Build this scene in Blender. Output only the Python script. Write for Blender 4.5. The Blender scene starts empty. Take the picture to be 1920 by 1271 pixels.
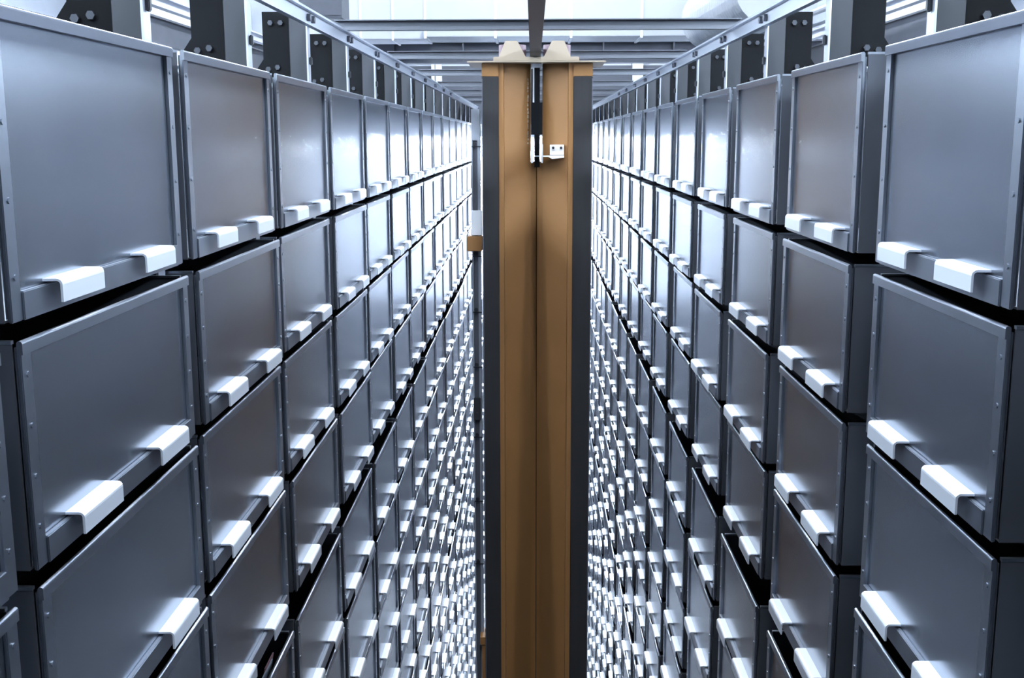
import bpy, bmesh, math, random
from mathutils import Vector, Matrix, Euler

# ------------------------------------------------------------------ camera
SC = bpy.context.scene
C = SC.collection
FPX = 2079.0
PITCH, YAW, ROLL = 0.178723, 0.019201, -0.00251
cd = bpy.data.cameras.new('camera')
cd.sensor_width = 36.0
cd.lens = FPX * 36.0 / 1920.0
cd.clip_start = 0.05
cd.clip_end = 200.0
cam = bpy.data.objects.new('camera', cd)
C.objects.link(cam)
# looking along +Y, pitched down, yawed a little to the left, tiny roll
cam.matrix_world = (Matrix.Rotation(YAW, 4, 'Z') @ Matrix.Rotation(math.pi / 2 - PITCH, 4, 'X')
                    @ Matrix.Rotation(ROLL, 4, 'Z'))
SC.camera = cam

# ------------------------------------------------------------------ world, view, sampling helpers
W_ = bpy.data.worlds.new('world')
SC.world = W_
W_.use_nodes = True
W_.node_tree.nodes['Background'].inputs[0].default_value = (0.50, 0.60, 0.80, 1)
W_.node_tree.nodes['Background'].inputs[1].default_value = 0.03
SC.view_settings.view_transform = 'Standard'
SC.view_settings.look = 'None'
SC.view_settings.gamma = 1.0
SC.view_settings.exposure = 0.0
SC.cycles.use_denoising = True
SC.cycles.max_bounces = 10
SC.cycles.diffuse_bounces = 4
SC.cycles.glossy_bounces = 7
SC.cycles.sample_clamp_indirect = 8.0
SC.cycles.caustics_reflective = True
LIGHT_COLOR = (0.86, 0.93, 1.0, 1)
TUBE_L = 360.0          # radiance of the lamps over the aisle
RACK_L = 175.0         # lamps above the racks
SIDE_L = 28.0          # lamps over the neighbouring aisles
END_FILL_L = 2600.0           # unseen lamps added at the aisle's end to brighten the far bins

# ------------------------------------------------------------------ materials

def mat(name, color, metallic=0.0, rough=0.5, emit=None, es=0.0, noise=0.0, nscale=6.0, stretch=(1, 1, 1),
        rvar=0.0, spec=None, rand=0.0, bump=0.0, bscale=60.0):
    m = bpy.data.materials.new(name)
    m.use_nodes = True
    nt = m.node_tree
    b = nt.nodes['Principled BSDF']
    b.inputs['Base Color'].default_value = (*color, 1)
    b.inputs['Metallic'].default_value = metallic
    b.inputs['Roughness'].default_value = rough
    if spec is not None:
        b.inputs['Specular IOR Level'].default_value = spec
    if emit is not None:
        b.inputs['Emission Color'].default_value = emit
        b.inputs['Emission Strength'].default_value = es
    if noise or rvar or rand or bump:
        tc = nt.nodes.new('ShaderNodeTexCoord')
        mp = nt.nodes.new('ShaderNodeMapping')
        mp.inputs['Scale'].default_value = stretch
        nt.links.new(tc.outputs['Object'], mp.inputs['Vector'])
        oi = nt.nodes.new('ShaderNodeObjectInfo')
        mul = nt.nodes.new('ShaderNodeMath'); mul.operation = 'MULTIPLY'; mul.inputs[1].default_value = 37.0
        nt.links.new(oi.outputs['Random'], mul.inputs[0])
        nz = nt.nodes.new('ShaderNodeTexNoise')
        nz.noise_dimensions = '4D'
        nz.inputs['Scale'].default_value = nscale
        nz.inputs['Detail'].default_value = 3.0
        nz.inputs['Roughness'].default_value = 0.6
        nt.links.new(mp.outputs['Vector'], nz.inputs['Vector'])
        nt.links.new(mul.outputs[0], nz.inputs['W'])
        if noise or rand:
            mr = nt.nodes.new('ShaderNodeMapRange')
            mr.inputs['From Min'].default_value = 0.1; mr.inputs['From Max'].default_value = 0.9
            mr.inputs['To Min'].default_value = 1 - noise; mr.inputs['To Max'].default_value = 1 + noise
            nt.links.new(nz.outputs['Fac'], mr.inputs['Value'])
            r2 = nt.nodes.new('ShaderNodeMapRange')
            r2.inputs['To Min'].default_value = 1 - rand; r2.inputs['To Max'].default_value = 1 + rand
            nt.links.new(oi.outputs['Random'], r2.inputs['Value'])
            mm = nt.nodes.new('ShaderNodeMath'); mm.operation = 'MULTIPLY'
            nt.links.new(mr.outputs[0], mm.inputs[0]); nt.links.new(r2.outputs[0], mm.inputs[1])
            vm = nt.nodes.new('ShaderNodeVectorMath'); vm.operation = 'SCALE'
            vm.inputs[0].default_value = color
            nt.links.new(mm.outputs[0], vm.inputs['Scale'])
            nt.links.new(vm.outputs[0], b.inputs['Base Color'])
        if rvar:
            m3 = nt.nodes.new('ShaderNodeMapRange')
            m3.inputs['From Min'].default_value = 0.1; m3.inputs['From Max'].default_value = 0.9
            m3.inputs['To Min'].default_value = rough - rvar; m3.inputs['To Max'].default_value = rough + rvar
            nt.links.new(nz.outputs['Fac'], m3.inputs['Value'])
            nt.links.new(m3.outputs[0], b.inputs['Roughness'])
        if bump:
            n2 = nt.nodes.new('ShaderNodeTexNoise')
            n2.inputs['Scale'].default_value = bscale
            n2.inputs['Detail'].default_value = 2.0
            nt.links.new(mp.outputs['Vector'], n2.inputs['Vector'])
            bp = nt.nodes.new('ShaderNodeBump')
            bp.inputs['Strength'].default_value = bump
            bp.inputs['Distance'].default_value = 0.004
            nt.links.new(n2.outputs['Fac'], bp.inputs['Height'])
            nt.links.new(bp.outputs['Normal'], b.inputs['Normal'])
    return m


M = {}
M['panel'] = mat('galvanised_panel', (0.355, 0.392, 0.455), 0.96, 0.24, noise=0.08, nscale=2.2, stretch=(1, 1, .45), rvar=0.03, rand=0.08)
M['frame'] = mat('galvanised_trim', (0.32, 0.355, 0.415), 1.0, 0.33, noise=0.10, nscale=8)
M['rim'] = mat('galvanised_rim', (0.34, 0.375, 0.44), 1.0, 0.34)
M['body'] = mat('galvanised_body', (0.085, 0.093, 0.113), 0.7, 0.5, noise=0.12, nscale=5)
M['handle'] = mat('zinc_handle', (0.74, 0.79, 0.87), 0.50, 0.30)
M['dark'] = mat('dark_steel', (0.10, 0.11, 0.135), 0.5, 0.45, noise=0.2, nscale=6)
M['black'] = mat('black_plate', (0.0045, 0.005, 0.006), 0.0, 0.8, spec=0.08)
M['post'] = mat('grey_post_steel', (0.024, 0.027, 0.033), 0.4, 0.5, noise=0.12, nscale=5)
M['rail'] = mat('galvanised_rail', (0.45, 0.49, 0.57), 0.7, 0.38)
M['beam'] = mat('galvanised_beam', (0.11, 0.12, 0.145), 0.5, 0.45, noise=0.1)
M['orange'] = mat('orange_paint', (0.215, 0.100, 0.028), 0.0, 0.6, noise=0.10, nscale=4)
M['railsteel'] = mat('blue_grey_rail_steel', (0.055, 0.064, 0.085), 0.2, 0.45)
M['pink'] = mat('pink_card_edge', (0.62, 0.30, 0.30), 0.0, 0.7)
M['rubber'] = mat('black_rubber', (0.018, 0.018, 0.0195), 0.0, 0.6, noise=0.2, stretch=(8, 8, .4), spec=0.15)
M['cream'] = mat('cream_paint', (0.30, 0.25, 0.195), 0.0, 0.5)
M['roller'] = mat('maroon_roller', (0.11, 0.065, 0.085), 0.0, 0.5)
M['white'] = mat('white_metal', (0.80, 0.84, 0.90), 0.0, 0.5)
M['duct'] = mat('pale_duct_metal', (0.50, 0.54, 0.60), 0.2, 0.45, noise=0.06)
M['lightgrey'] = mat('light_grey_paint', (0.50, 0.54, 0.62), 0.0, 0.6, noise=0.06)
M['wall'] = mat('pale_wall_paint', (0.62, 0.67, 0.75), 0.0, 0.7, noise=0.05)
M['ceil'] = mat('ceiling_deck', (0.30, 0.33, 0.38), 0.0, 0.7, noise=0.1)
M['floor'] = mat('concrete_floor', (0.16, 0.17, 0.19), 0.0, 0.7, noise=0.15)
M['tube'] = mat('lamp_tube', (0.9, 0.9, 0.9), emit=LIGHT_COLOR, es=TUBE_L)
M['tube_side'] = mat('side_lamp_tube', (0.9, 0.9, 0.9), emit=LIGHT_COLOR, es=SIDE_L)
M['tube_rack'] = mat('rack_lamp_tube', (0.9, 0.9, 0.9), emit=(0.74, 0.87, 1.0, 1), es=RACK_L)
M['tube_end_fill'] = mat('unseen_end_fill_tube', (0.9, 0.9, 0.9), emit=LIGHT_COLOR, es=END_FILL_L)
M['bolt'] = mat('bolt_steel', (0.04, 0.044, 0.053), 0.8, 0.45)
M['paper'] = mat('printed_card', (0.75, 0.72, 0.72), 0.0, 0.7)

# ------------------------------------------------------------------ mesh helpers


def box(bm, x0, x1, y0, y1, z0, z1, bev=0.0):
    vs = [bm.verts.new((x, y, z)) for x in (x0, x1) for y in (y0, y1) for z in (z0, z1)]
    fs = [(0, 1, 3, 2), (4, 6, 7, 5), (0, 4, 5, 1), (2, 3, 7, 6), (0, 2, 6, 4), (1, 5, 7, 3)]
    faces = [bm.faces.new([vs[i] for i in f]) for f in fs]
    if bev > 0:
        es = list({e for f in faces for e in f.edges})
        bmesh.ops.bevel(bm, geom=es, offset=bev, segments=2, affect='EDGES', clamp_overlap=True)
    return vs


def prism(bm, pts, axis, a0, a1):
    """Extrude a 2D polygon (pts) along axis 0/1/2 between a0 and a1."""
    def v(p, a):
        if axis == 0:
            return (a, p[0], p[1])
        if axis == 1:
            return (p[0], a, p[1])
        return (p[0], p[1], a)
    A = [bm.verts.new(v(p, a0)) for p in pts]
    B = [bm.verts.new(v(p, a1)) for p in pts]
    n = len(pts)
    bm.faces.new(A[::-1]); bm.faces.new(B)
    for i in range(n):
        bm.faces.new((A[i], A[(i + 1) % n], B[(i + 1) % n], B[i]))


def cyl(bm, c, r, axis, a0, a1, n=16, r2=None):
    r2 = r if r2 is None else r2
    def v(t, a, rr):
        u, w = rr * math.cos(t), rr * math.sin(t)
        if axis == 0:
            return (a, c[0] + u, c[1] + w)
        if axis == 1:
            return (c[0] + u, a, c[1] + w)
        return (c[0] + u, c[1] + w, a)
    ts = [2 * math.pi * i / n for i in range(n)]
    A = [bm.verts.new(v(t, a0, r)) for t in ts]
    B = [bm.verts.new(v(t, a1, r2)) for t in ts]
    bm.faces.new(A[::-1]); bm.faces.new(B)
    for i in range(n):
        bm.faces.new((A[i], A[(i + 1) % n], B[(i + 1) % n], B[i]))


def tube(bm, p0, p1, r, n=10):
    p0, p1 = Vector(p0), Vector(p1)
    d = (p1 - p0).normalized()
    a = d.cross(Vector((0, 0, 1)))
    if a.length < 1e-3:
        a = d.cross(Vector((1, 0, 0)))
    a.normalize(); b = d.cross(a)
    A, B = [], []
    for i in range(n):
        t = 2 * math.pi * i / n
        o = a * (r * math.cos(t)) + b * (r * math.sin(t))
        A.append(bm.verts.new(p0 + o)); B.append(bm.verts.new(p1 + o))
    bm.faces.new(A[::-1]); bm.faces.new(B)
    for i in range(n):
        bm.faces.new((A[i], A[(i + 1) % n], B[(i + 1) % n], B[i]))


def mesh(name, bm, m):
    bmesh.ops.recalc_face_normals(bm, faces=bm.faces[:])
    me = bpy.data.meshes.new(name)
    bm.to_mesh(me); bm.free()
    for x in (m if isinstance(m, (list, tuple)) else [m]):
        me.materials.append(x)
    return me


def obj(name, data, parent=None, loc=(0, 0, 0), rz=0.0):
    if isinstance(data, tuple):
        data = mesh(name, data[0], data[1])
    o = bpy.data.objects.new(name, data)
    C.objects.link(o)
    o.location = loc
    o.rotation_euler = (0, 0, rz)
    if parent is not None:
        o.parent = parent
    return o


def tag(o, label, cat, group=None, kind=None):
    o['label'] = label
    o['category'] = cat
    if group:
        o['group'] = group
    if kind:
        o['kind'] = kind
    return o


def empty(name, loc=(0, 0, 0), rz=0.0):
    o = bpy.data.objects.new(name, None)
    C.objects.link(o)
    o.location = loc
    o.rotation_euler = (0, 0, rz)
    o.empty_display_size = 0.05
    return o


# ------------------------------------------------------------------ the place's measures (metres, camera at the origin)
WL, WR = 0.574, 0.565                 # bin fronts left and right of the camera
RIMS = [0.252, -0.384, -0.889, -1.400, -2.010, -2.525, -3.040, -3.500, -3.940, -4.390, -4.955, -5.39, -5.83, -6.25,
        -6.68, -7.10, -7.51, -8.03, -8.43, -8.85, -9.27, -9.70]
RIMS = [r * 0.574 for r in RIMS]
NROW = len(RIMS) - 1
NCOL = 18
LN = [(0.945 + 1.152 * k) * WL for k in range(NCOL)]       # near edge of each stack, left
LWID = 1.055 * WL
RN = [(1.14 + 1.17 * k) * WR for k in range(NCOL)]         # right
RWID = 0.925 * WR
FLOOR = RIMS[-1] - 0.02
# gap between the bin's bottom and the rim of the one below
GAPS = [0.020] * NROW
for i in (3, 9, 16):
    GAPS[i] = 0.070                    # wider slots: the open tops below show
HT = [RIMS[i] - RIMS[i + 1] - GAPS[i] for i in range(NROW)]
DEPTH = 1.15

# ------------------------------------------------------------------ setting

def struct(name, bm, m):
    o = obj(name, (bm, m))
    o['kind'] = 'structure'
    return o


XW, YE, CE = 3.3, 13.4, 4.2
bm = bmesh.new(); box(bm, -XW - .1, XW + .1, -2.5, YE + .1, FLOOR - .1, FLOOR); struct('floor', bm, M['floor'])
bm = bmesh.new()
box(bm, -XW - .1, XW + .1, -2.5, YE + .1, CE + 0.06, CE + .12)
for i in range(88):                   # ribs of the metal deck
    y = -2.4 + i * 0.18
    prism(bm, [(y, CE + .062), (y + .03, CE), (y + .09, CE), (y + .12, CE + .062)], 0, -XW - .1, XW + .1)
struct('ceiling', bm, M['ceil'])
bm = bmesh.new(); box(bm, -XW - .1, -XW, -2.5, YE, FLOOR, CE + .06); struct('wall_left', bm, M['wall'])
bm = bmesh.new(); box(bm, XW, XW + .1, -2.5, YE, FLOOR, CE + .06); struct('wall_right', bm, M['wall'])
bm = bmesh.new(); box(bm, -XW - .1, XW + .1, YE, YE + .1, FLOOR, CE + .06); struct('wall_back', bm, M['wall'])
bm = bmesh.new(); box(bm, -XW, XW, YE - .04, YE, FLOOR, -1.9); struct('trim_1', bm, M['dark'])  # unseen dark panel, added so the lower bins reflect a dimmer end wall
bm = bmesh.new(); box(bm, -XW, XW, YE - .04, YE, 0.17, 0.84); struct('trim_2', bm, M['beam'])
for n_, x in ((3, -1.13), (4, 1.22)):
    bm = bmesh.new(); box(bm, x - .06, x + .06, YE - .12, YE - .041, 0.17, 1.3); struct('trim_%d' % n_, bm, M['white'])

# ------------------------------------------------------------------ bins


def handle_mesh():
    """A sheet bent over: a flat top standing out from the front, a flap hanging down, open at both ends."""
    bm = bmesh.new()
    t, out, drop, r = 0.003, 0.024, 0.028, 0.007
    prof = [(-0.001, 0.0)]
    for i in range(5):
        a = math.pi / 2 * i / 4
        prof.append((out - r + r * math.sin(a), -r + r * math.cos(a)))
    prof.append((out, -drop))
    prof.append((out - t, -drop))
    for i in range(5):
        a = math.pi / 2 * (4 - i) / 4
        prof.append((out - r + (r - t) * math.sin(a), -r + (r - t) * math.cos(a)))
    prof.append((-0.001, -t))
    n = len(prof)
    hl = 0.0645
    A = [bm.verts.new((p[0], -hl, p[1])) for p in prof]
    B = [bm.verts.new((p[0], hl, p[1])) for p in prof]
    for i in range(n):
        bm.faces.new((A[i], A[(i + 1) % n], B[(i + 1) % n], B[i]))
    bm.faces.new(A[::-1]); bm.faces.new(B)
    return mesh('handle', bm, M['handle'])


HANDLE = handle_mesh()
HANDLE_TOP = 0.039                     # handle's top above the bin's bottom
FL = 0.026                             # flange width
REC = 0.005                            # how far the panel sits behind the flanges


def bin_meshes(w, h):
    h2 = w / 2
    t = 0.003
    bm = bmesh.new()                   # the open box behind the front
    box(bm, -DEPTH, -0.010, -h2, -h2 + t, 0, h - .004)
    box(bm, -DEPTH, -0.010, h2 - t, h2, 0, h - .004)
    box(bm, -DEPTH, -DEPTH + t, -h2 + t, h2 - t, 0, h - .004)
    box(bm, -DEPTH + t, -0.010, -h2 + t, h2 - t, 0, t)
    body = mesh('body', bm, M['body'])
    bm = bmesh.new()                   # flat recessed sheet
    box(bm, -REC - .004, -REC, -h2 + .004, h2 - .004, 0.004, h - .008)
    panel = mesh('front_panel', bm, M['panel'])
    bm = bmesh.new()                   # the flanges round the sheet and the lip below
    for s in (-1, 1):
        a, b = sorted((s * h2, s * (h2 - FL)))
        box(bm, -REC, 0, a, b, 0.0, h - .010, 0.0012)
    box(bm, -REC, 0.0025, -h2 + FL, h2 - FL, 0.0, HANDLE_TOP - .006, 0.0012)
    for s in (-1, 1):                  # rivets on the side flanges
        for k in range(4):
            zz = 0.05 + (h - .09) * k / 3
            cyl(bm, (s * (h2 - FL / 2), zz), 0.0035, 0, 0, 0.0016, 8)
    frame = mesh('front_frame', bm, M['frame'])
    bm = bmesh.new()                   # rolled rim in front, thin folded rims on the other sides
    prof = []
    for i in range(7):
        a = math.pi * i / 6
        prof.append((-0.0010 + 0.0034 * math.cos(a), h - .0034 + 0.0034 * math.sin(a)))
    prof += [(-0.0044, h - .016), (0.0024, h - .016)]
    pts = [(p[0], p[1]) for p in prof]
    A = [bm.verts.new((p[0], -h2, p[1])) for p in pts]
    B = [bm.verts.new((p[0], h2, p[1])) for p in pts]
    n = len(pts)
    for i in range(n):
        bm.faces.new((A[i], A[(i + 1) % n], B[(i + 1) % n], B[i]))
    bm.faces.new(A[::-1]); bm.faces.new(B)
    for s in (-1, 1):
        a, b = sorted((s * (h2 + .0005), s * (h2 - .006)))
        box(bm, -DEPTH, -0.010, a, b, h - .004, h)
    box(bm, -DEPTH - .001, -DEPTH + .006, -h2 + .006, h2 - .006, h - .004, h)
    rim = mesh('rim', bm, M['rim'])
    return body, panel, frame, rim


def simple_bin(bm, w, h, mx, mats):
    """The same bin, all in one mesh (mats: slots for body, panel, frame, rim, handle)."""
    sets = bin_meshes(w, h)
    hd = HANDLE
    for idx, me in enumerate(sets):
        add_mesh(bm, me, mx, idx)
    for s in (-1, 1):
        add_mesh(bm, hd, mx @ Matrix.Translation((-REC, s * w * 0.2405, HANDLE_TOP)), 4)


def add_mesh(bm, me, mx, slot):
    vs = [bm.verts.new(mx @ v.co) for v in me.vertices]
    for p in me.polygons:
        f = bm.faces.new([vs[i] for i in p.vertices])
        f.material_index = slot


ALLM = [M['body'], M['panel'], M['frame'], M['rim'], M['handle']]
cache = {}


def parts_for(w, row):
    k = (round(w, 4), round(HT[row], 4))
    if k not in cache:
        cache[k] = bin_meshes(w, HT[row])
    return cache[k]


one = {}


def one_mesh(w, row):
    k = (round(w, 4), round(HT[row], 4))
    if k not in one:
        bm = bmesh.new()
        for idx, me in enumerate(parts_for(w, row)):
            add_mesh(bm, me, Matrix.Identity(4), idx)
        for s in (-1, 1):
            add_mesh(bm, HANDLE, Matrix.Translation((-REC, s * w * 0.2405, HANDLE_TOP)), 4)
        one[k] = mesh('storage_bin', bm, ALLM)
    return one[k]


CMI = cam.matrix_world.inverted()


def project(p):
    q = CMI @ Vector(p)
    d = -q.z
    if d < 0.05:
        d = 0.05
    return (960 + FPX * q.x / d, 635.5 - FPX * q.y / d)


def clip_area(poly):
    def clip(poly, f):
        out = []
        for i in range(len(poly)):
            a, b = poly[i], poly[(i + 1) % len(poly)]
            fa, fb = f(a), f(b)
            if fa >= 0:
                out.append(a)
            if (fa >= 0) != (fb >= 0):
                t = fa / (fa - fb)
                out.append((a[0] + (b[0] - a[0]) * t, a[1] + (b[1] - a[1]) * t))
        return out
    for f in (lambda p: p[0], lambda p: 1920 - p[0], lambda p: p[1], lambda p: 1271 - p[1]):
        poly = clip(poly, f)
        if len(poly) < 3:
            return 0.0
    return abs(sum(poly[i][0] * poly[(i + 1) % len(poly)][1] - poly[(i + 1) % len(poly)][0] * poly[i][1]
                   for i in range(len(poly)))) / 2


ORD = ['top', 'second', 'third', 'fourth', 'fifth', 'sixth', 'seventh', 'eighth', 'ninth', 'tenth', 'eleventh',
       'twelfth', 'thirteenth', 'fourteenth', 'fifteenth', 'sixteenth', 'seventeenth', 'eighteenth', 'nineteenth',
       'twentieth', 'twenty-first', 'twenty-second']
rng = random.Random(11)
slots = []
for side in ('left', 'right'):
    for c in range(NCOL):
        for r in range(NROW):
            w = LWID if side == 'left' else RWID
            near = (LN if side == 'left' else RN)[c]
            x = -WL if side == 'left' else WR
            jx = rng.uniform(-0.006, 0.006)
            jy = rng.uniform(-0.005, 0.005)
            if side == 'left' and c == 3 and r in (3, 4):
                jy += 0.004
            if r == 0:
                jx *= 0.5
            z = RIMS[r] - HT[r]
            x += jx
            y0, y1 = near + jy, near + jy + w
            area = clip_area([project((x, y, zz)) for y, zz in ((y0, z), (y1, z), (y1, z + HT[r]), (y0, z + HT[r]))])
            # what lies behind the mast does not show
            px = project((x, (y0 + y1) / 2, z + HT[r] / 2))[0]
            if 900 < px < 1112:
                area *= 0.01
            slots.append(dict(side=side, c=c, r=r, w=w, x=x, y=(y0 + y1) / 2, z=z, area=area))
slots.sort(key=lambda s: -s['area'])
shown, rest = slots[:300], slots[300:]

COLN = {}


def bin_label(s):
    row = 'top row' if s['r'] == 0 else ORD[s['r']] + ' row down'
    if s['c'] == 0:
        st = 'stack cut by the picture edge'
    else:
        st = ('first' if s['c'] == 1 else ORD[s['c'] - 1]) + ' whole stack from the camera'
    return 'grey steel bin in %s rack, %s, %s' % (s['side'], row, st)


for s in shown:
    mx_rz = 0.0 if s['side'] == 'left' else math.pi
    far = s['y'] > 6.0
    grp = 'steel bins in the %s rack' % s['side']
    if far:
        o = obj('storage_bin', one_mesh(s['w'], s['r']), None, (s['x'], s['y'], s['z']), mx_rz)
    else:
        o = empty('storage_bin', (s['x'], s['y'], s['z']), mx_rz)
        body, panel, frame, rim = parts_for(s['w'], s['r'])
        obj('body', body, o); obj('front_panel', panel, o); obj('front_frame', frame, o); obj('rim', rim, o)
        for k in (-1, 1):
            obj('handle', HANDLE, o, (-REC, k * s['w'] * 0.2405, HANDLE_TOP))
    tag(o, bin_label(s), 'bin', grp)

bm = bmesh.new()
for s in rest:
    mx = Matrix.Translation((s['x'], s['y'], s['z'])) @ Matrix.Rotation(0.0 if s['side'] == 'left' else math.pi, 4, 'Z')
    add_mesh(bm, one_mesh(s['w'], s['r']), mx, 0)
    # material slots per face
    me = one_mesh(s['w'], s['r'])
    bm.faces.ensure_lookup_table()
    n0 = len(bm.faces) - len(me.polygons)
    for i, p in enumerate(me.polygons):
        bm.faces[n0 + i].material_index = p.material_index
me = bpy.data.meshes.new('storage_bins')
bm.to_mesh(me); bm.free()
for m_ in ALLM:
    me.materials.append(m_)
o = obj('storage_bins', me)
tag(o, 'the many small steel bins farthest down both racks', 'bins', kind='stuff')

# a printed card standing in one of the open bins
zc = RIMS[4] - HT[4] + 0.004
cx = -WL - 0.030
card = empty('card', (cx, 2.31, zc))
tag(card, 'white card with a pink edge sticking up in an open left rack bin', 'card')
hc = HT[4] - 0.014
bm = bmesh.new(); prism(bm, [(-.034, 0), (-.031, 0), (.0125, hc), (.0095, hc)], 1, -.09, .035); obj('sheet', (bm, M['white']), card)
bm = bmesh.new(); prism(bm, [(-.0375, 0), (-.0345, 0), (.009, hc + .003), (.006, hc + .003)], 1, -.02, .06); obj('pink_sheet', (bm, M['pink']), card)

# ------------------------------------------------------------------ racks: posts, bolted plates, support angles, top rails
RAIL_TOP, RAIL_H = 0.350, 0.045
RXL, RXR = -0.606, 0.634               # front of the top rails
YEND = 12.62


def post_parts(rack, side, yc, gap, name_i):
    s = -1 if side == 'left' else 1     # outward direction
    xf = 0.622 * s if side == 'left' else 0.652
    hw = min(0.017, gap / 2 - .006)
    bm = bmesh.new()
    top = RAIL_TOP - .004
    # channel section: front flange towards the aisle, web across, return behind
    a, b = sorted((xf + s * .004, xf + s * .050)); box(bm, a, b, yc - hw, yc - hw + .004, FLOOR, top)
    a, b = sorted((xf + s * .046, xf + s * .050)); box(bm, a, b, yc - hw + .004, yc + hw, FLOOR, top)
    p = obj('post', (bm, M['post']), rack)
    bm = bmesh.new()
    a, b = sorted((xf, xf + s * .004)); box(bm, a, b, yc - hw, yc + hw, FLOOR, top)
    obj('front_flange', (bm, M['rail']), p)
    # rear post
    bm = bmesh.new()
    a, b = sorted((xf + s * 1.02, xf + s * 1.06)); box(bm, a, b, yc - hw, yc + hw, FLOOR, 0.20)
    obj('rear_post', (bm, M['dark']), p)
    # black plate bolted behind the post's top, with a flared foot
    bm = bmesh.new()
    x0 = xf + s * .052
    z0 = RIMS[0] + 0.012
    pts = [(x0, z0), (x0, top), (x0 + s * .075, top), (x0 + s * .075, z0 + .062), (x0 + s * .098, z0 + .030),
           (x0 + s * .098, z0 + .010), (x0 + s * .078, z0)]
    prism(bm, pts, 1, yc - .004, yc + .003)
    pl = obj('bolted_plate', (bm, M['black']), p)
    if yc < 8:
        for bx, bz in ((.024, top - .030), (.052, top - .030), (.036, z0 + .040), (.062, z0 + .035)):
            bm = bmesh.new()
            cyl(bm, (x0 + s * bx, bz), 0.0075, 1, yc - .010, yc - .004, 6)
            obj('bolt', (bm, M['bolt']), pl)
    # clip on the front flange
    bm = bmesh.new()
    a, b = sorted((xf, xf - s * .008))
    box(bm, a, b, yc - .006, yc + .006, RIMS[0] + .058, RIMS[0] + .080, 0.002)
    obj('clip', (bm, M['bolt']), p)
    # angles that carry the bins on both sides
    bm = bmesh.new()
    for r in range(NROW):
        zb = RIMS[r] - HT[r]
        a, b = sorted((xf + s * .055, xf + s * 1.0))
        box(bm, a, b, yc - gap / 2 - .022, yc + gap / 2 + .022, zb - .004, zb - .0005)
        box(bm, a, b, yc - .003, yc + .003, zb - .0005, zb + .05)
    obj('support_angle', (bm, M['dark']), p)['kind'] = 'stuff'


for side in ('left', 'right'):
    N = LN if side == 'left' else RN
    w = LWID if side == 'left' else RWID
    Wd = WL if side == 'left' else WR
    pitch = N[1] - N[0]
    s = -1 if side == 'left' else 1
    rack = empty('storage_rack', (0, 0, 0))
    tag(rack, 'tall steel rack of posts and rails holding the %s wall of bins' % side, 'rack')
    gap = pitch - w
    for c in range(NCOL + 1):
        yc = N[0] + c * pitch - gap / 2
        post_parts(rack, side, yc, gap, c)
    # C-shaped top rail along the posts: two flanges and a web, with bolted joints
    xf = RXL if side == 'left' else RXR
    bm = bmesh.new()
    d = .016
    a, b = sorted((xf, xf + s * d)); box(bm, a, b, -.5, YEND, RAIL_TOP - .006, RAIL_TOP)
    box(bm, a, b, -.5, YEND, RAIL_TOP - RAIL_H, RAIL_TOP - RAIL_H + .006)
    a, b = sorted((xf + s * (d - .004), xf + s * d)); box(bm, a, b, -.5, YEND, RAIL_TOP - RAIL_H + .006, RAIL_TOP - .006)
    tr = obj('top_rail', (bm, M['rail']), rack)
    for c in range(1, 13):
        yc = N[0] + c * pitch - gap / 2
        for dy in (-.03, .03):
            a, b = sorted((xf + s * .002, xf + s * .0125))
            bm = bmesh.new()
            cyl(bm, (yc + dy, RAIL_TOP - RAIL_H / 2), 0.011, 0, a, b, 6)
            obj('bolt', (bm, M['dark']), tr)
    # beam tying the rear posts
    bm = bmesh.new()
    xb = 1.62 * s
    box(bm, xb - .025, xb + .025, -.5, YEND, 0.205, 0.26)
    obj('rear_beam', (bm, M['beam']), rack)

# ------------------------------------------------------------------ cross beams over the aisle
CB_Y = [3.77 + 1.3225 * k for k in range(-2, 7)]
for k, y in enumerate(CB_Y):
    bm = bmesh.new()
    z0 = RAIL_TOP + .0005
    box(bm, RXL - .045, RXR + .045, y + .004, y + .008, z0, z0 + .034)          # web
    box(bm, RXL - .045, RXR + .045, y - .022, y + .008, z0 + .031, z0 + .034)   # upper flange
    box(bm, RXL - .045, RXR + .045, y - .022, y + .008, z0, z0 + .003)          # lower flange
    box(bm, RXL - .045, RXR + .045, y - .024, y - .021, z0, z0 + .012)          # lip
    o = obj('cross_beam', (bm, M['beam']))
    n = k - 2
    if n < 0:
        lab = 'grey steel cross beam overhead, nearest the camera, above the picture' if n == -1 else 'grey steel cross beam overhead, behind the one nearest the camera'
    else:
        lab = ('grey steel channel spanning the aisle, %s from the top of the picture'
               % (['first', 'second', 'third', 'fourth', 'fifth', 'sixth', 'seventh', 'eighth'][n]))
    tag(o, lab, 'beam', 'cross beams over the aisle')

# guide rail hung under the beams, along the aisle
bm = bmesh.new()
GX = 0.008
zt = RAIL_TOP - .001
box(bm, GX - .021, GX + .021, 0.2, YEND, zt - .0355, zt - .027, .003)
box(bm, GX - .006, GX + .006, 0.2, YEND, zt - .028, zt - .008)
box(bm, GX - .021, GX + .021, 0.2, YEND, zt - .009, zt)
o = obj('guide_rail', (bm, M['railsteel']))
tag(o, 'dark steel guide rail running overhead along the middle of the aisle', 'rail')

# ------------------------------------------------------------------ crane mast
MY = 4.42
mast = empty('crane_mast', (0.0157, MY, FLOOR))
tag(mast, 'orange lift mast with black side strips in the middle of the aisle', 'mast')


def mp(name, bm, m, parent=mast):
    """A part given in scene coordinates, parented to the mast."""
    bmesh.ops.translate(bm, verts=bm.verts[:], vec=(-0.0157, -MY, -FLOOR))
    return obj(name, (bm, m), parent if parent is not None else mast)


ZT = 0.2895
# side columns: orange, open between them at the top
bm = bmesh.new()
SLOT0, SLOT1, SLOTZ = -0.0097, 0.0376, -0.093
xc = 0.0139
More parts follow.
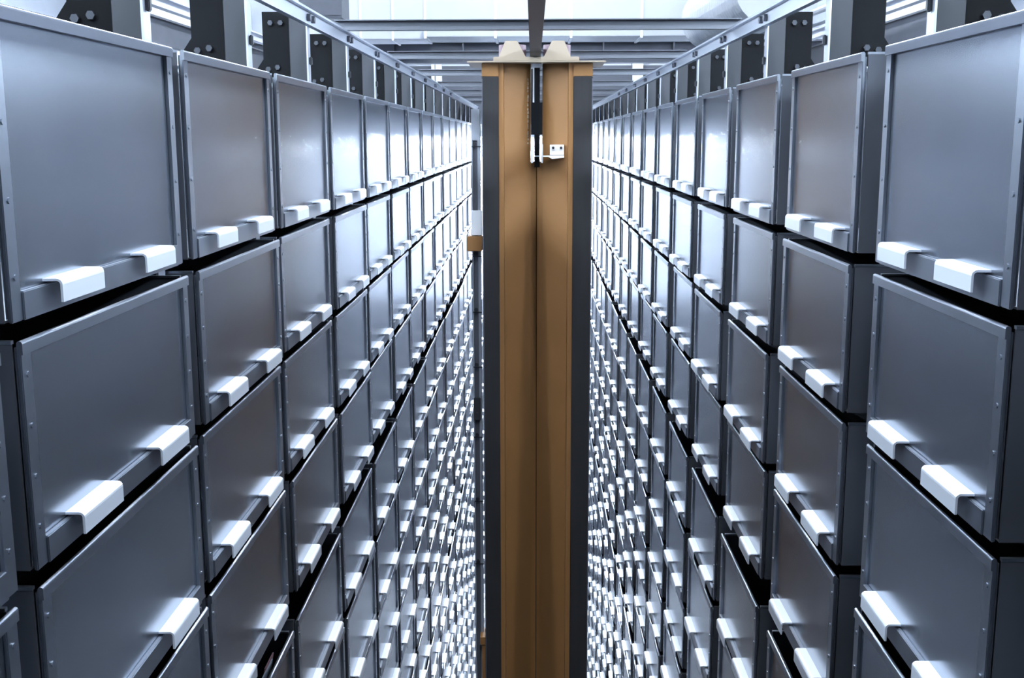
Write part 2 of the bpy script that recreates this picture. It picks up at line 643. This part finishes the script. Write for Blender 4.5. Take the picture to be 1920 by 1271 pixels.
# left and right plates: flat by the flange and folded back towards the seam
for (xo, xi) in ((-0.136, SLOT0), (0.158, SLOT1)):
    s = 1 if xi > xo else -1
    prism(bm, [(xo, MY + .012), (xo + s * .020, MY + .012), (xo + s * .022, MY + .030), (xi, MY + .085), (xi, MY + .26),
               (xo, MY + .26)], 2, SLOTZ, ZT)
    prism(bm, [(xo, MY + .012), (xo + s * .020, MY + .012), (xo + s * .022, MY + .030), (xi, MY + .085), (xc - s * .0015, MY + .100),
               (xc - s * .0015, MY + .26), (xo, MY + .26)], 2, FLOOR, SLOTZ)
mp('column', bm, M['orange'])
bm = bmesh.new(); box(bm, xc - .0030, xc + .0030, MY + .104, MY + .25, FLOOR, SLOTZ - .002); mp('seam', bm, M['black'])
# orange header above the black strips
for x0, x1 in ((-0.2007, -0.134), (0.156, 0.232)):
    bm = bmesh.new()
    box(bm, x0, x1, MY + .004, MY + .26, 0.238, ZT, .002)
    mp('header', bm, M['orange'])
for nm, x0, x1 in (('left', -0.2007, -0.1345), ('right', 0.1565, 0.232)):
    bm = bmesh.new()
    box(bm, x0, x1, MY, MY + .26, FLOOR, 0.2375, .003)
    st = mp('guide_strip', bm, M['rubber'])
    bm = bmesh.new()
    xe = x0 if nm == 'left' else x1 - .003
    box(bm, xe - .0004, xe + .0034, MY - .002, MY + .004, FLOOR, 0.230)
    mp('edge_strip', bm, M['dark'], st)
# weld beads
bm = bmesh.new()
r2 = random.Random(4)
z = 0.235
while z > -0.02:
    rr = r2.uniform(.0025, .0045)
    cyl(bm, (-0.0205 + r2.uniform(-.001, .001), MY + .0800), rr, 2, z - r2.uniform(.006, .014), z, 7, rr * .6)
    z -= r2.uniform(.012, .02)
mp('weld_bead', bm, M['cream'])
bm = bmesh.new()
for x in (-0.1145, 0.1365):
    box(bm, x - .0016, x + .0016, MY + .0285, MY + .032, FLOOR, -0.55)
    box(bm, x - .0010, x + .0010, MY + .029, MY + .032, -.55, 0.22)
mp('edge_weld', bm, M['orange'])
# top plates
bm = bmesh.new(); box(bm, -0.256, 0.281, MY - .02, MY + .30, ZT, ZT + .006, .001); mp('top_plate', bm, M['cream'])
bm = bmesh.new(); box(bm, -0.155, 0.178, MY - .005, MY + .22, ZT + .006, ZT + .022, .002); tp = mp('roller_base', bm, M['cream'])
for s, b0, b1, t0, t1 in ((-1, -0.134, -0.0290, -0.1087, -0.0614), (1, 0.0410, 0.1455, 0.0727, 0.1205)):
    bm = bmesh.new()
    z0, z1 = ZT + .022, ZT + .083
    prism(bm, [(b0, z0), (b1, z0), (t1, z1), (t0, z1)], 1, MY + .010, MY + .016)
    prism(bm, [(t0, z1 - .004), (t1, z1 - .004), (t1, z1), (t0, z1)], 1, MY + .016, MY + .13)
    prism(bm, [(b0, z0), (b1, z0), (t1, z1), (t0, z1)], 1, MY + .130, MY + .136)
    br = mp('roller_bracket', bm, M['cream'])
    bm = bmesh.new()
    cx = (b0 + b1) / 2
    cyl(bm, (cx, MY + .073), 0.0535, 2, z0 + .008, z1 - .012, 28)
    mp('guide_roller', bm, M['roller'])
# hoist bar inside the slot
bm = bmesh.new()
box(bm, 0.0045, 0.0265, MY + .05, MY + .075, SLOTZ - .02, ZT - .004)
box(bm, SLOT0 + .001, SLOT1 - .001, MY + .045, MY + .085, 0.015, 0.140)
box(bm, SLOT0 + .002, SLOT0 + .008, MY + .05, MY + .09, 0.14, ZT - .02)
hb = mp('hoist_bar', bm, M['black'])
bm = bmesh.new()
for i in range(9):                       # crown of pulley teeth at the top
    cyl(bm, (SLOT0 + .007 + i * .0042, MY + .046), .0022, 2, ZT - .016, ZT - .001, 6)
mp('pulley_tooth', bm, M['white'])
# white fork bracket with its bar and bolted label plate
bm = bmesh.new()
for x in (-0.0085, 0.0315):
    box(bm, x, x + .0075, MY + .020, MY + .030, -0.092, -0.020, .002)
    cyl(bm, (x + .00375, -0.092), .0038, 1, MY + .020, MY + .030, 10)
fb = mp('fork_bracket', bm, M['white'])
bm = bmesh.new(); prism(bm, [(0.006, -0.070), (0.06, -0.071), (0.075, -0.079), (0.122, -0.074), (0.122, -0.066), (0.006, -0.066)], 1, MY + .012, MY + .062)
mp('cross_arm', bm, M['white'], fb)
bm = bmesh.new(); box(bm, 0.066, 0.122, MY + .024, MY + .050, -0.064, -0.024, .001); lp = mp('bolted_tab', bm, M['paper'], fb)
bm = bmesh.new()
for x in (0.079, 0.110):
    cyl(bm, (x, -0.036), .0055, 1, MY + .018, MY + .024, 6)
mp('tab_bolt', bm, M['bolt'], fb)

# ------------------------------------------------------------------ cable channel left of the mast
CYY = 4.50
ch = empty('cable_channel', (-0.231, CYY, FLOOR))
tag(ch, 'slim grey vertical cable channel beside the left edge of the orange mast', 'channel')


def cp(name, bm, m, parent=ch):
    bmesh.ops.translate(bm, verts=bm.verts[:], vec=(0.231, -CYY, -FLOOR))
    return obj(name, (bm, m), parent)


bm = bmesh.new()
x0, x1 = -0.2475, -0.213
box(bm, x0, x0 + .005, CYY, CYY + .045, FLOOR, 0.116)
box(bm, x1 - .010, x1, CYY, CYY + .045, FLOOR, 0.116)
box(bm, x0 + .005, x1 - .010, CYY + .035, CYY + .045, FLOOR, 0.116)
box(bm, x0 + .005, x1 - .010, CYY, CYY + .035, -0.006, 0.116)
cp('channel_body', bm, M['rail'])
bm = bmesh.new()
box(bm, x0 + .006, x1 - .011, CYY + .010, CYY + .034, FLOOR + .3, -0.012)
cb = cp('cable_bundle', bm, M['dark'])
bm = bmesh.new()
for z in (-0.02, -0.46, -0.69, -0.92, -1.22, -1.5, -1.78):
    cyl(bm, (x0 + .014, z), .008, 1, CYY - .008, CYY + .012, 12, .005)
    box(bm, x0 + .001, x1 + .004, CYY - .004, CYY + .002, z - .013, z - .009)
cp('cable_clamp', bm, M['bolt'], cb)
bm = bmesh.new(); box(bm, x0 - .001, x1 + .008, CYY - .01, CYY, -0.385, -0.285, .001); cp('joint_plate', bm, M['white'])
bm = bmesh.new(); box(bm, -0.266, -0.205, CYY - .03, CYY + .05, -0.448, -0.388, .003); cp('mounting_block', bm, M['orange'])
bm = bmesh.new(); box(bm, x0 + .002, x1 - .004, CYY - .012, CYY, -1.155, -1.06, .001)
for z in (-1.08, -1.125):
    cyl(bm, (x0 + .015, z), .004, 1, CYY - .016, CYY - .011, 8)
cp('splice_plate', bm, M['post'])
bm = bmesh.new()
box(bm, -0.226, -0.2015, CYY - .05, CYY + .05, -2.14, -2.105, .002)
box(bm, -0.218, -0.2015, CYY - .045, CYY + .05, FLOOR, -2.14, .002)
cp('lower_bracket', bm, M['orange'])

# ------------------------------------------------------------------ lamps


def strip_light(loc, label, grp, tube_m, ln=1.25, wid=0.26, rz=0.0):
    o = empty('strip_light', loc, rz)
    tag(o, label, 'light', grp)
    bm = bmesh.new()
    prism(bm, [(-wid / 2, 0.0), (-wid / 2 + .01, 0.0), (-.06, .055), (.06, .055), (wid / 2 - .01, 0), (wid / 2, 0), (.07, .07), (-.07, .07)],
          1, -ln / 2, ln / 2)
    obj('reflector', (bm, M['white']), o)
    for x in (-wid / 4, wid / 4):
        bm = bmesh.new()
        cyl(bm, (x, .018), .019, 1, -ln / 2 + .02, ln / 2 - .02, 10)
        obj('lamp_tube', (bm, tube_m), o)
    for y in (-ln * .35, ln * .35):
        bm = bmesh.new()
        tube(bm, (0, y, .07), (0, y, CE - loc[2]), .004, 6)
        obj('hanger_rod', (bm, M['dark']), o)
    return o


LZ = 3.6
words_ = ['first', 'second', 'third', 'fourth', 'fifth', 'sixth', 'seventh', 'eighth', 'ninth', 'tenth', 'eleventh', 'twelfth']
for k in range(9):
    strip_light((0.008, -0.8 + 1.5 * k, LZ), 'fluorescent strip light over the aisle, %s from the camera end' % words_[k],
                'strip lights over the aisle', M['tube'])
for s in (-1, 1):
    for k in range(5):
        strip_light((s * 2.5, 1.5 + 2.4 * k, 1.9), 'fluorescent strip light beyond the %s rack, %s from the camera end'
                    % ('left' if s < 0 else 'right', words_[k]), 'strip lights beyond the racks', M['tube_side'])
for s in (-1, 1):
    for k in range(4):
        strip_light((s * 1.40, 0.5 + 1.7 * k, 0.80), 'fluorescent strip light above the %s rack, %s from the camera end'
                    % ('left' if s < 0 else 'right', words_[k]), 'strip lights above the racks', M['tube_rack'])
for k in range(2):  # added out of sight behind mast and rack ends, for the far bins' glow
    strip_light((-.66 + 1.32 * k, 12.72, 0.02), 'unseen fill light added low at the aisle end, %s from the left' % words_[k],
                'unseen fill lights at the aisle end', M['tube_end_fill'], rz=math.pi / 2)

# ------------------------------------------------------------------ ducts and pipes under the ceiling
bm = bmesh.new()
box(bm, -1.02, 1.62, 10.6, 11.2, 0.93, 1.26, .004)
du = obj('air_duct', (bm, M['duct']))
tag(du, 'wide white rectangular duct crossing above the aisle behind the beams', 'duct')
for x in (-1.0, -.35, .35, 1.0, 1.6):
    bm = bmesh.new()
    box(bm, x - .012, x + .012, 10.585, 11.215, 0.915, 1.275)
    obj('duct_flange', (bm, M['white']), du)
bm = bmesh.new()
box(bm, -2.05, -1.06, 11.4, 12.0, 0.98, 1.6, .004)
d2 = obj('air_duct', (bm, M['lightgrey']))
tag(d2, 'pale grey duct box left of the white duct, behind the beams', 'duct')
bm = bmesh.new()
for x in (-1.72, -1.40):
    box(bm, x - .01, x + .01, 11.385, 12.0, 0.965, 1.6)
obj('duct_flange', (bm, M['white']), d2)
bm = bmesh.new()
box(bm, -XW, XW, 12.3, 12.32, 0.81, 1.02)
box(bm, -XW, XW, 12.2, 12.42, 0.80, 0.82)
box(bm, -XW, XW, 12.2, 12.42, 1.01, 1.03)
for x in (-1.5, -.75, 0, .75, 1.5):
    box(bm, x - .008, x + .008, 12.21, 12.3, 0.82, 1.01)
tag(obj('girder', (bm, M['dark'])), 'dark steel girder crossing high up beyond the white duct', 'girder')
bx = empty('junction_box', (-1.47, 8.0, 0.83))
tag(bx, 'dark grey box hung above the left rack at the top of the picture', 'box')
bm = bmesh.new(); box(bm, -.16, .13, 0, .35, 0, .45, .006); obj('housing', (bm, M['dark']), bx)
bm = bmesh.new(); box(bm, -.165, .135, -.008, 0, .02, .44, .003); obj('cover', (bm, M['dark']), bx)
for x in (-.1, .08):
    bm = bmesh.new(); tube(bm, (x, .17, .445), (x, .17, CE - .83), .005, 6); obj('hanger_rod', (bm, M['dark']), bx)
# spiral duct at upper right
sp0, sp1, R = Vector((1.62, 10.45, 1.06)), Vector((1.72, 8.3, 1.07)), 0.27
bm = bmesh.new()
d = (sp1 - sp0).normalized(); a = d.cross(Vector((0, 0, 1))).normalized(); b = a.cross(d)
rings = []
NR = 120
for i in range(NR + 1):
    c = sp0.lerp(sp1, i / NR)
    rr = R + (.006 if i % 4 == 0 else 0)
    rings.append([bm.verts.new(c + a * (rr * math.cos(2 * math.pi * j / 28)) + b * (rr * math.sin(2 * math.pi * j / 28))) for j in range(28)])
for i in range(NR):
    for j in range(28):
        bm.faces.new((rings[i][j], rings[i][(j + 1) % 28], rings[i + 1][(j + 1) % 28], rings[i + 1][j]))
bm.faces.new(rings[0]); bm.faces.new(rings[-1][::-1])
o = obj('round_duct', (bm, M['duct']))
tag(o, 'ribbed round metal duct above the right rack at the top of the picture', 'duct')

for x, z, r, lab in ((1.98, 0.86, .022, 'thickest pale conduit beside the round duct at upper right'),
                     (2.06, 0.80, .014, 'thin pale conduit just below the thick one by the round duct'),
                     (2.14, 0.92, .014, 'thin pale conduit outermost from the round duct at upper right')):
    bm = bmesh.new()
    tube(bm, (x - .1, 12.1, z), (x + .14, 3.5, z + .03), r, 10)
    tag(obj('conduit', (bm, M['duct'])), lab, 'pipe', 'conduits by the round duct')
for s, side in ((-1, 'left'), (1, 'right')):
    for x, z0, z1, m_, lab in ((2.02, .34, .42, M['duct'], 'pale steel beam seen between the %s rack posts'),
                               (2.25, .56, .72, M['dark'], 'dark steel beam above the pale one behind the %s posts'),
                               (2.6, .90, .98, M['lightgrey'], 'grey steel beam highest behind the %s rack posts')):
        bm = bmesh.new()
        box(bm, s * x - .03, s * x + .03, -1.5, 13.39, z0, z0 + .012)
        box(bm, s * x - .03, s * x + .03, -1.5, 13.39, z1 - .012, z1)
        box(bm, s * x - .005, s * x + .005, -1.5, 13.39, z0 + .012, z1 - .012)
        tag(obj('side_beam', (bm, m_)), lab % side, 'beam', 'beams beyond the racks')

bpy.context.view_layer.update()
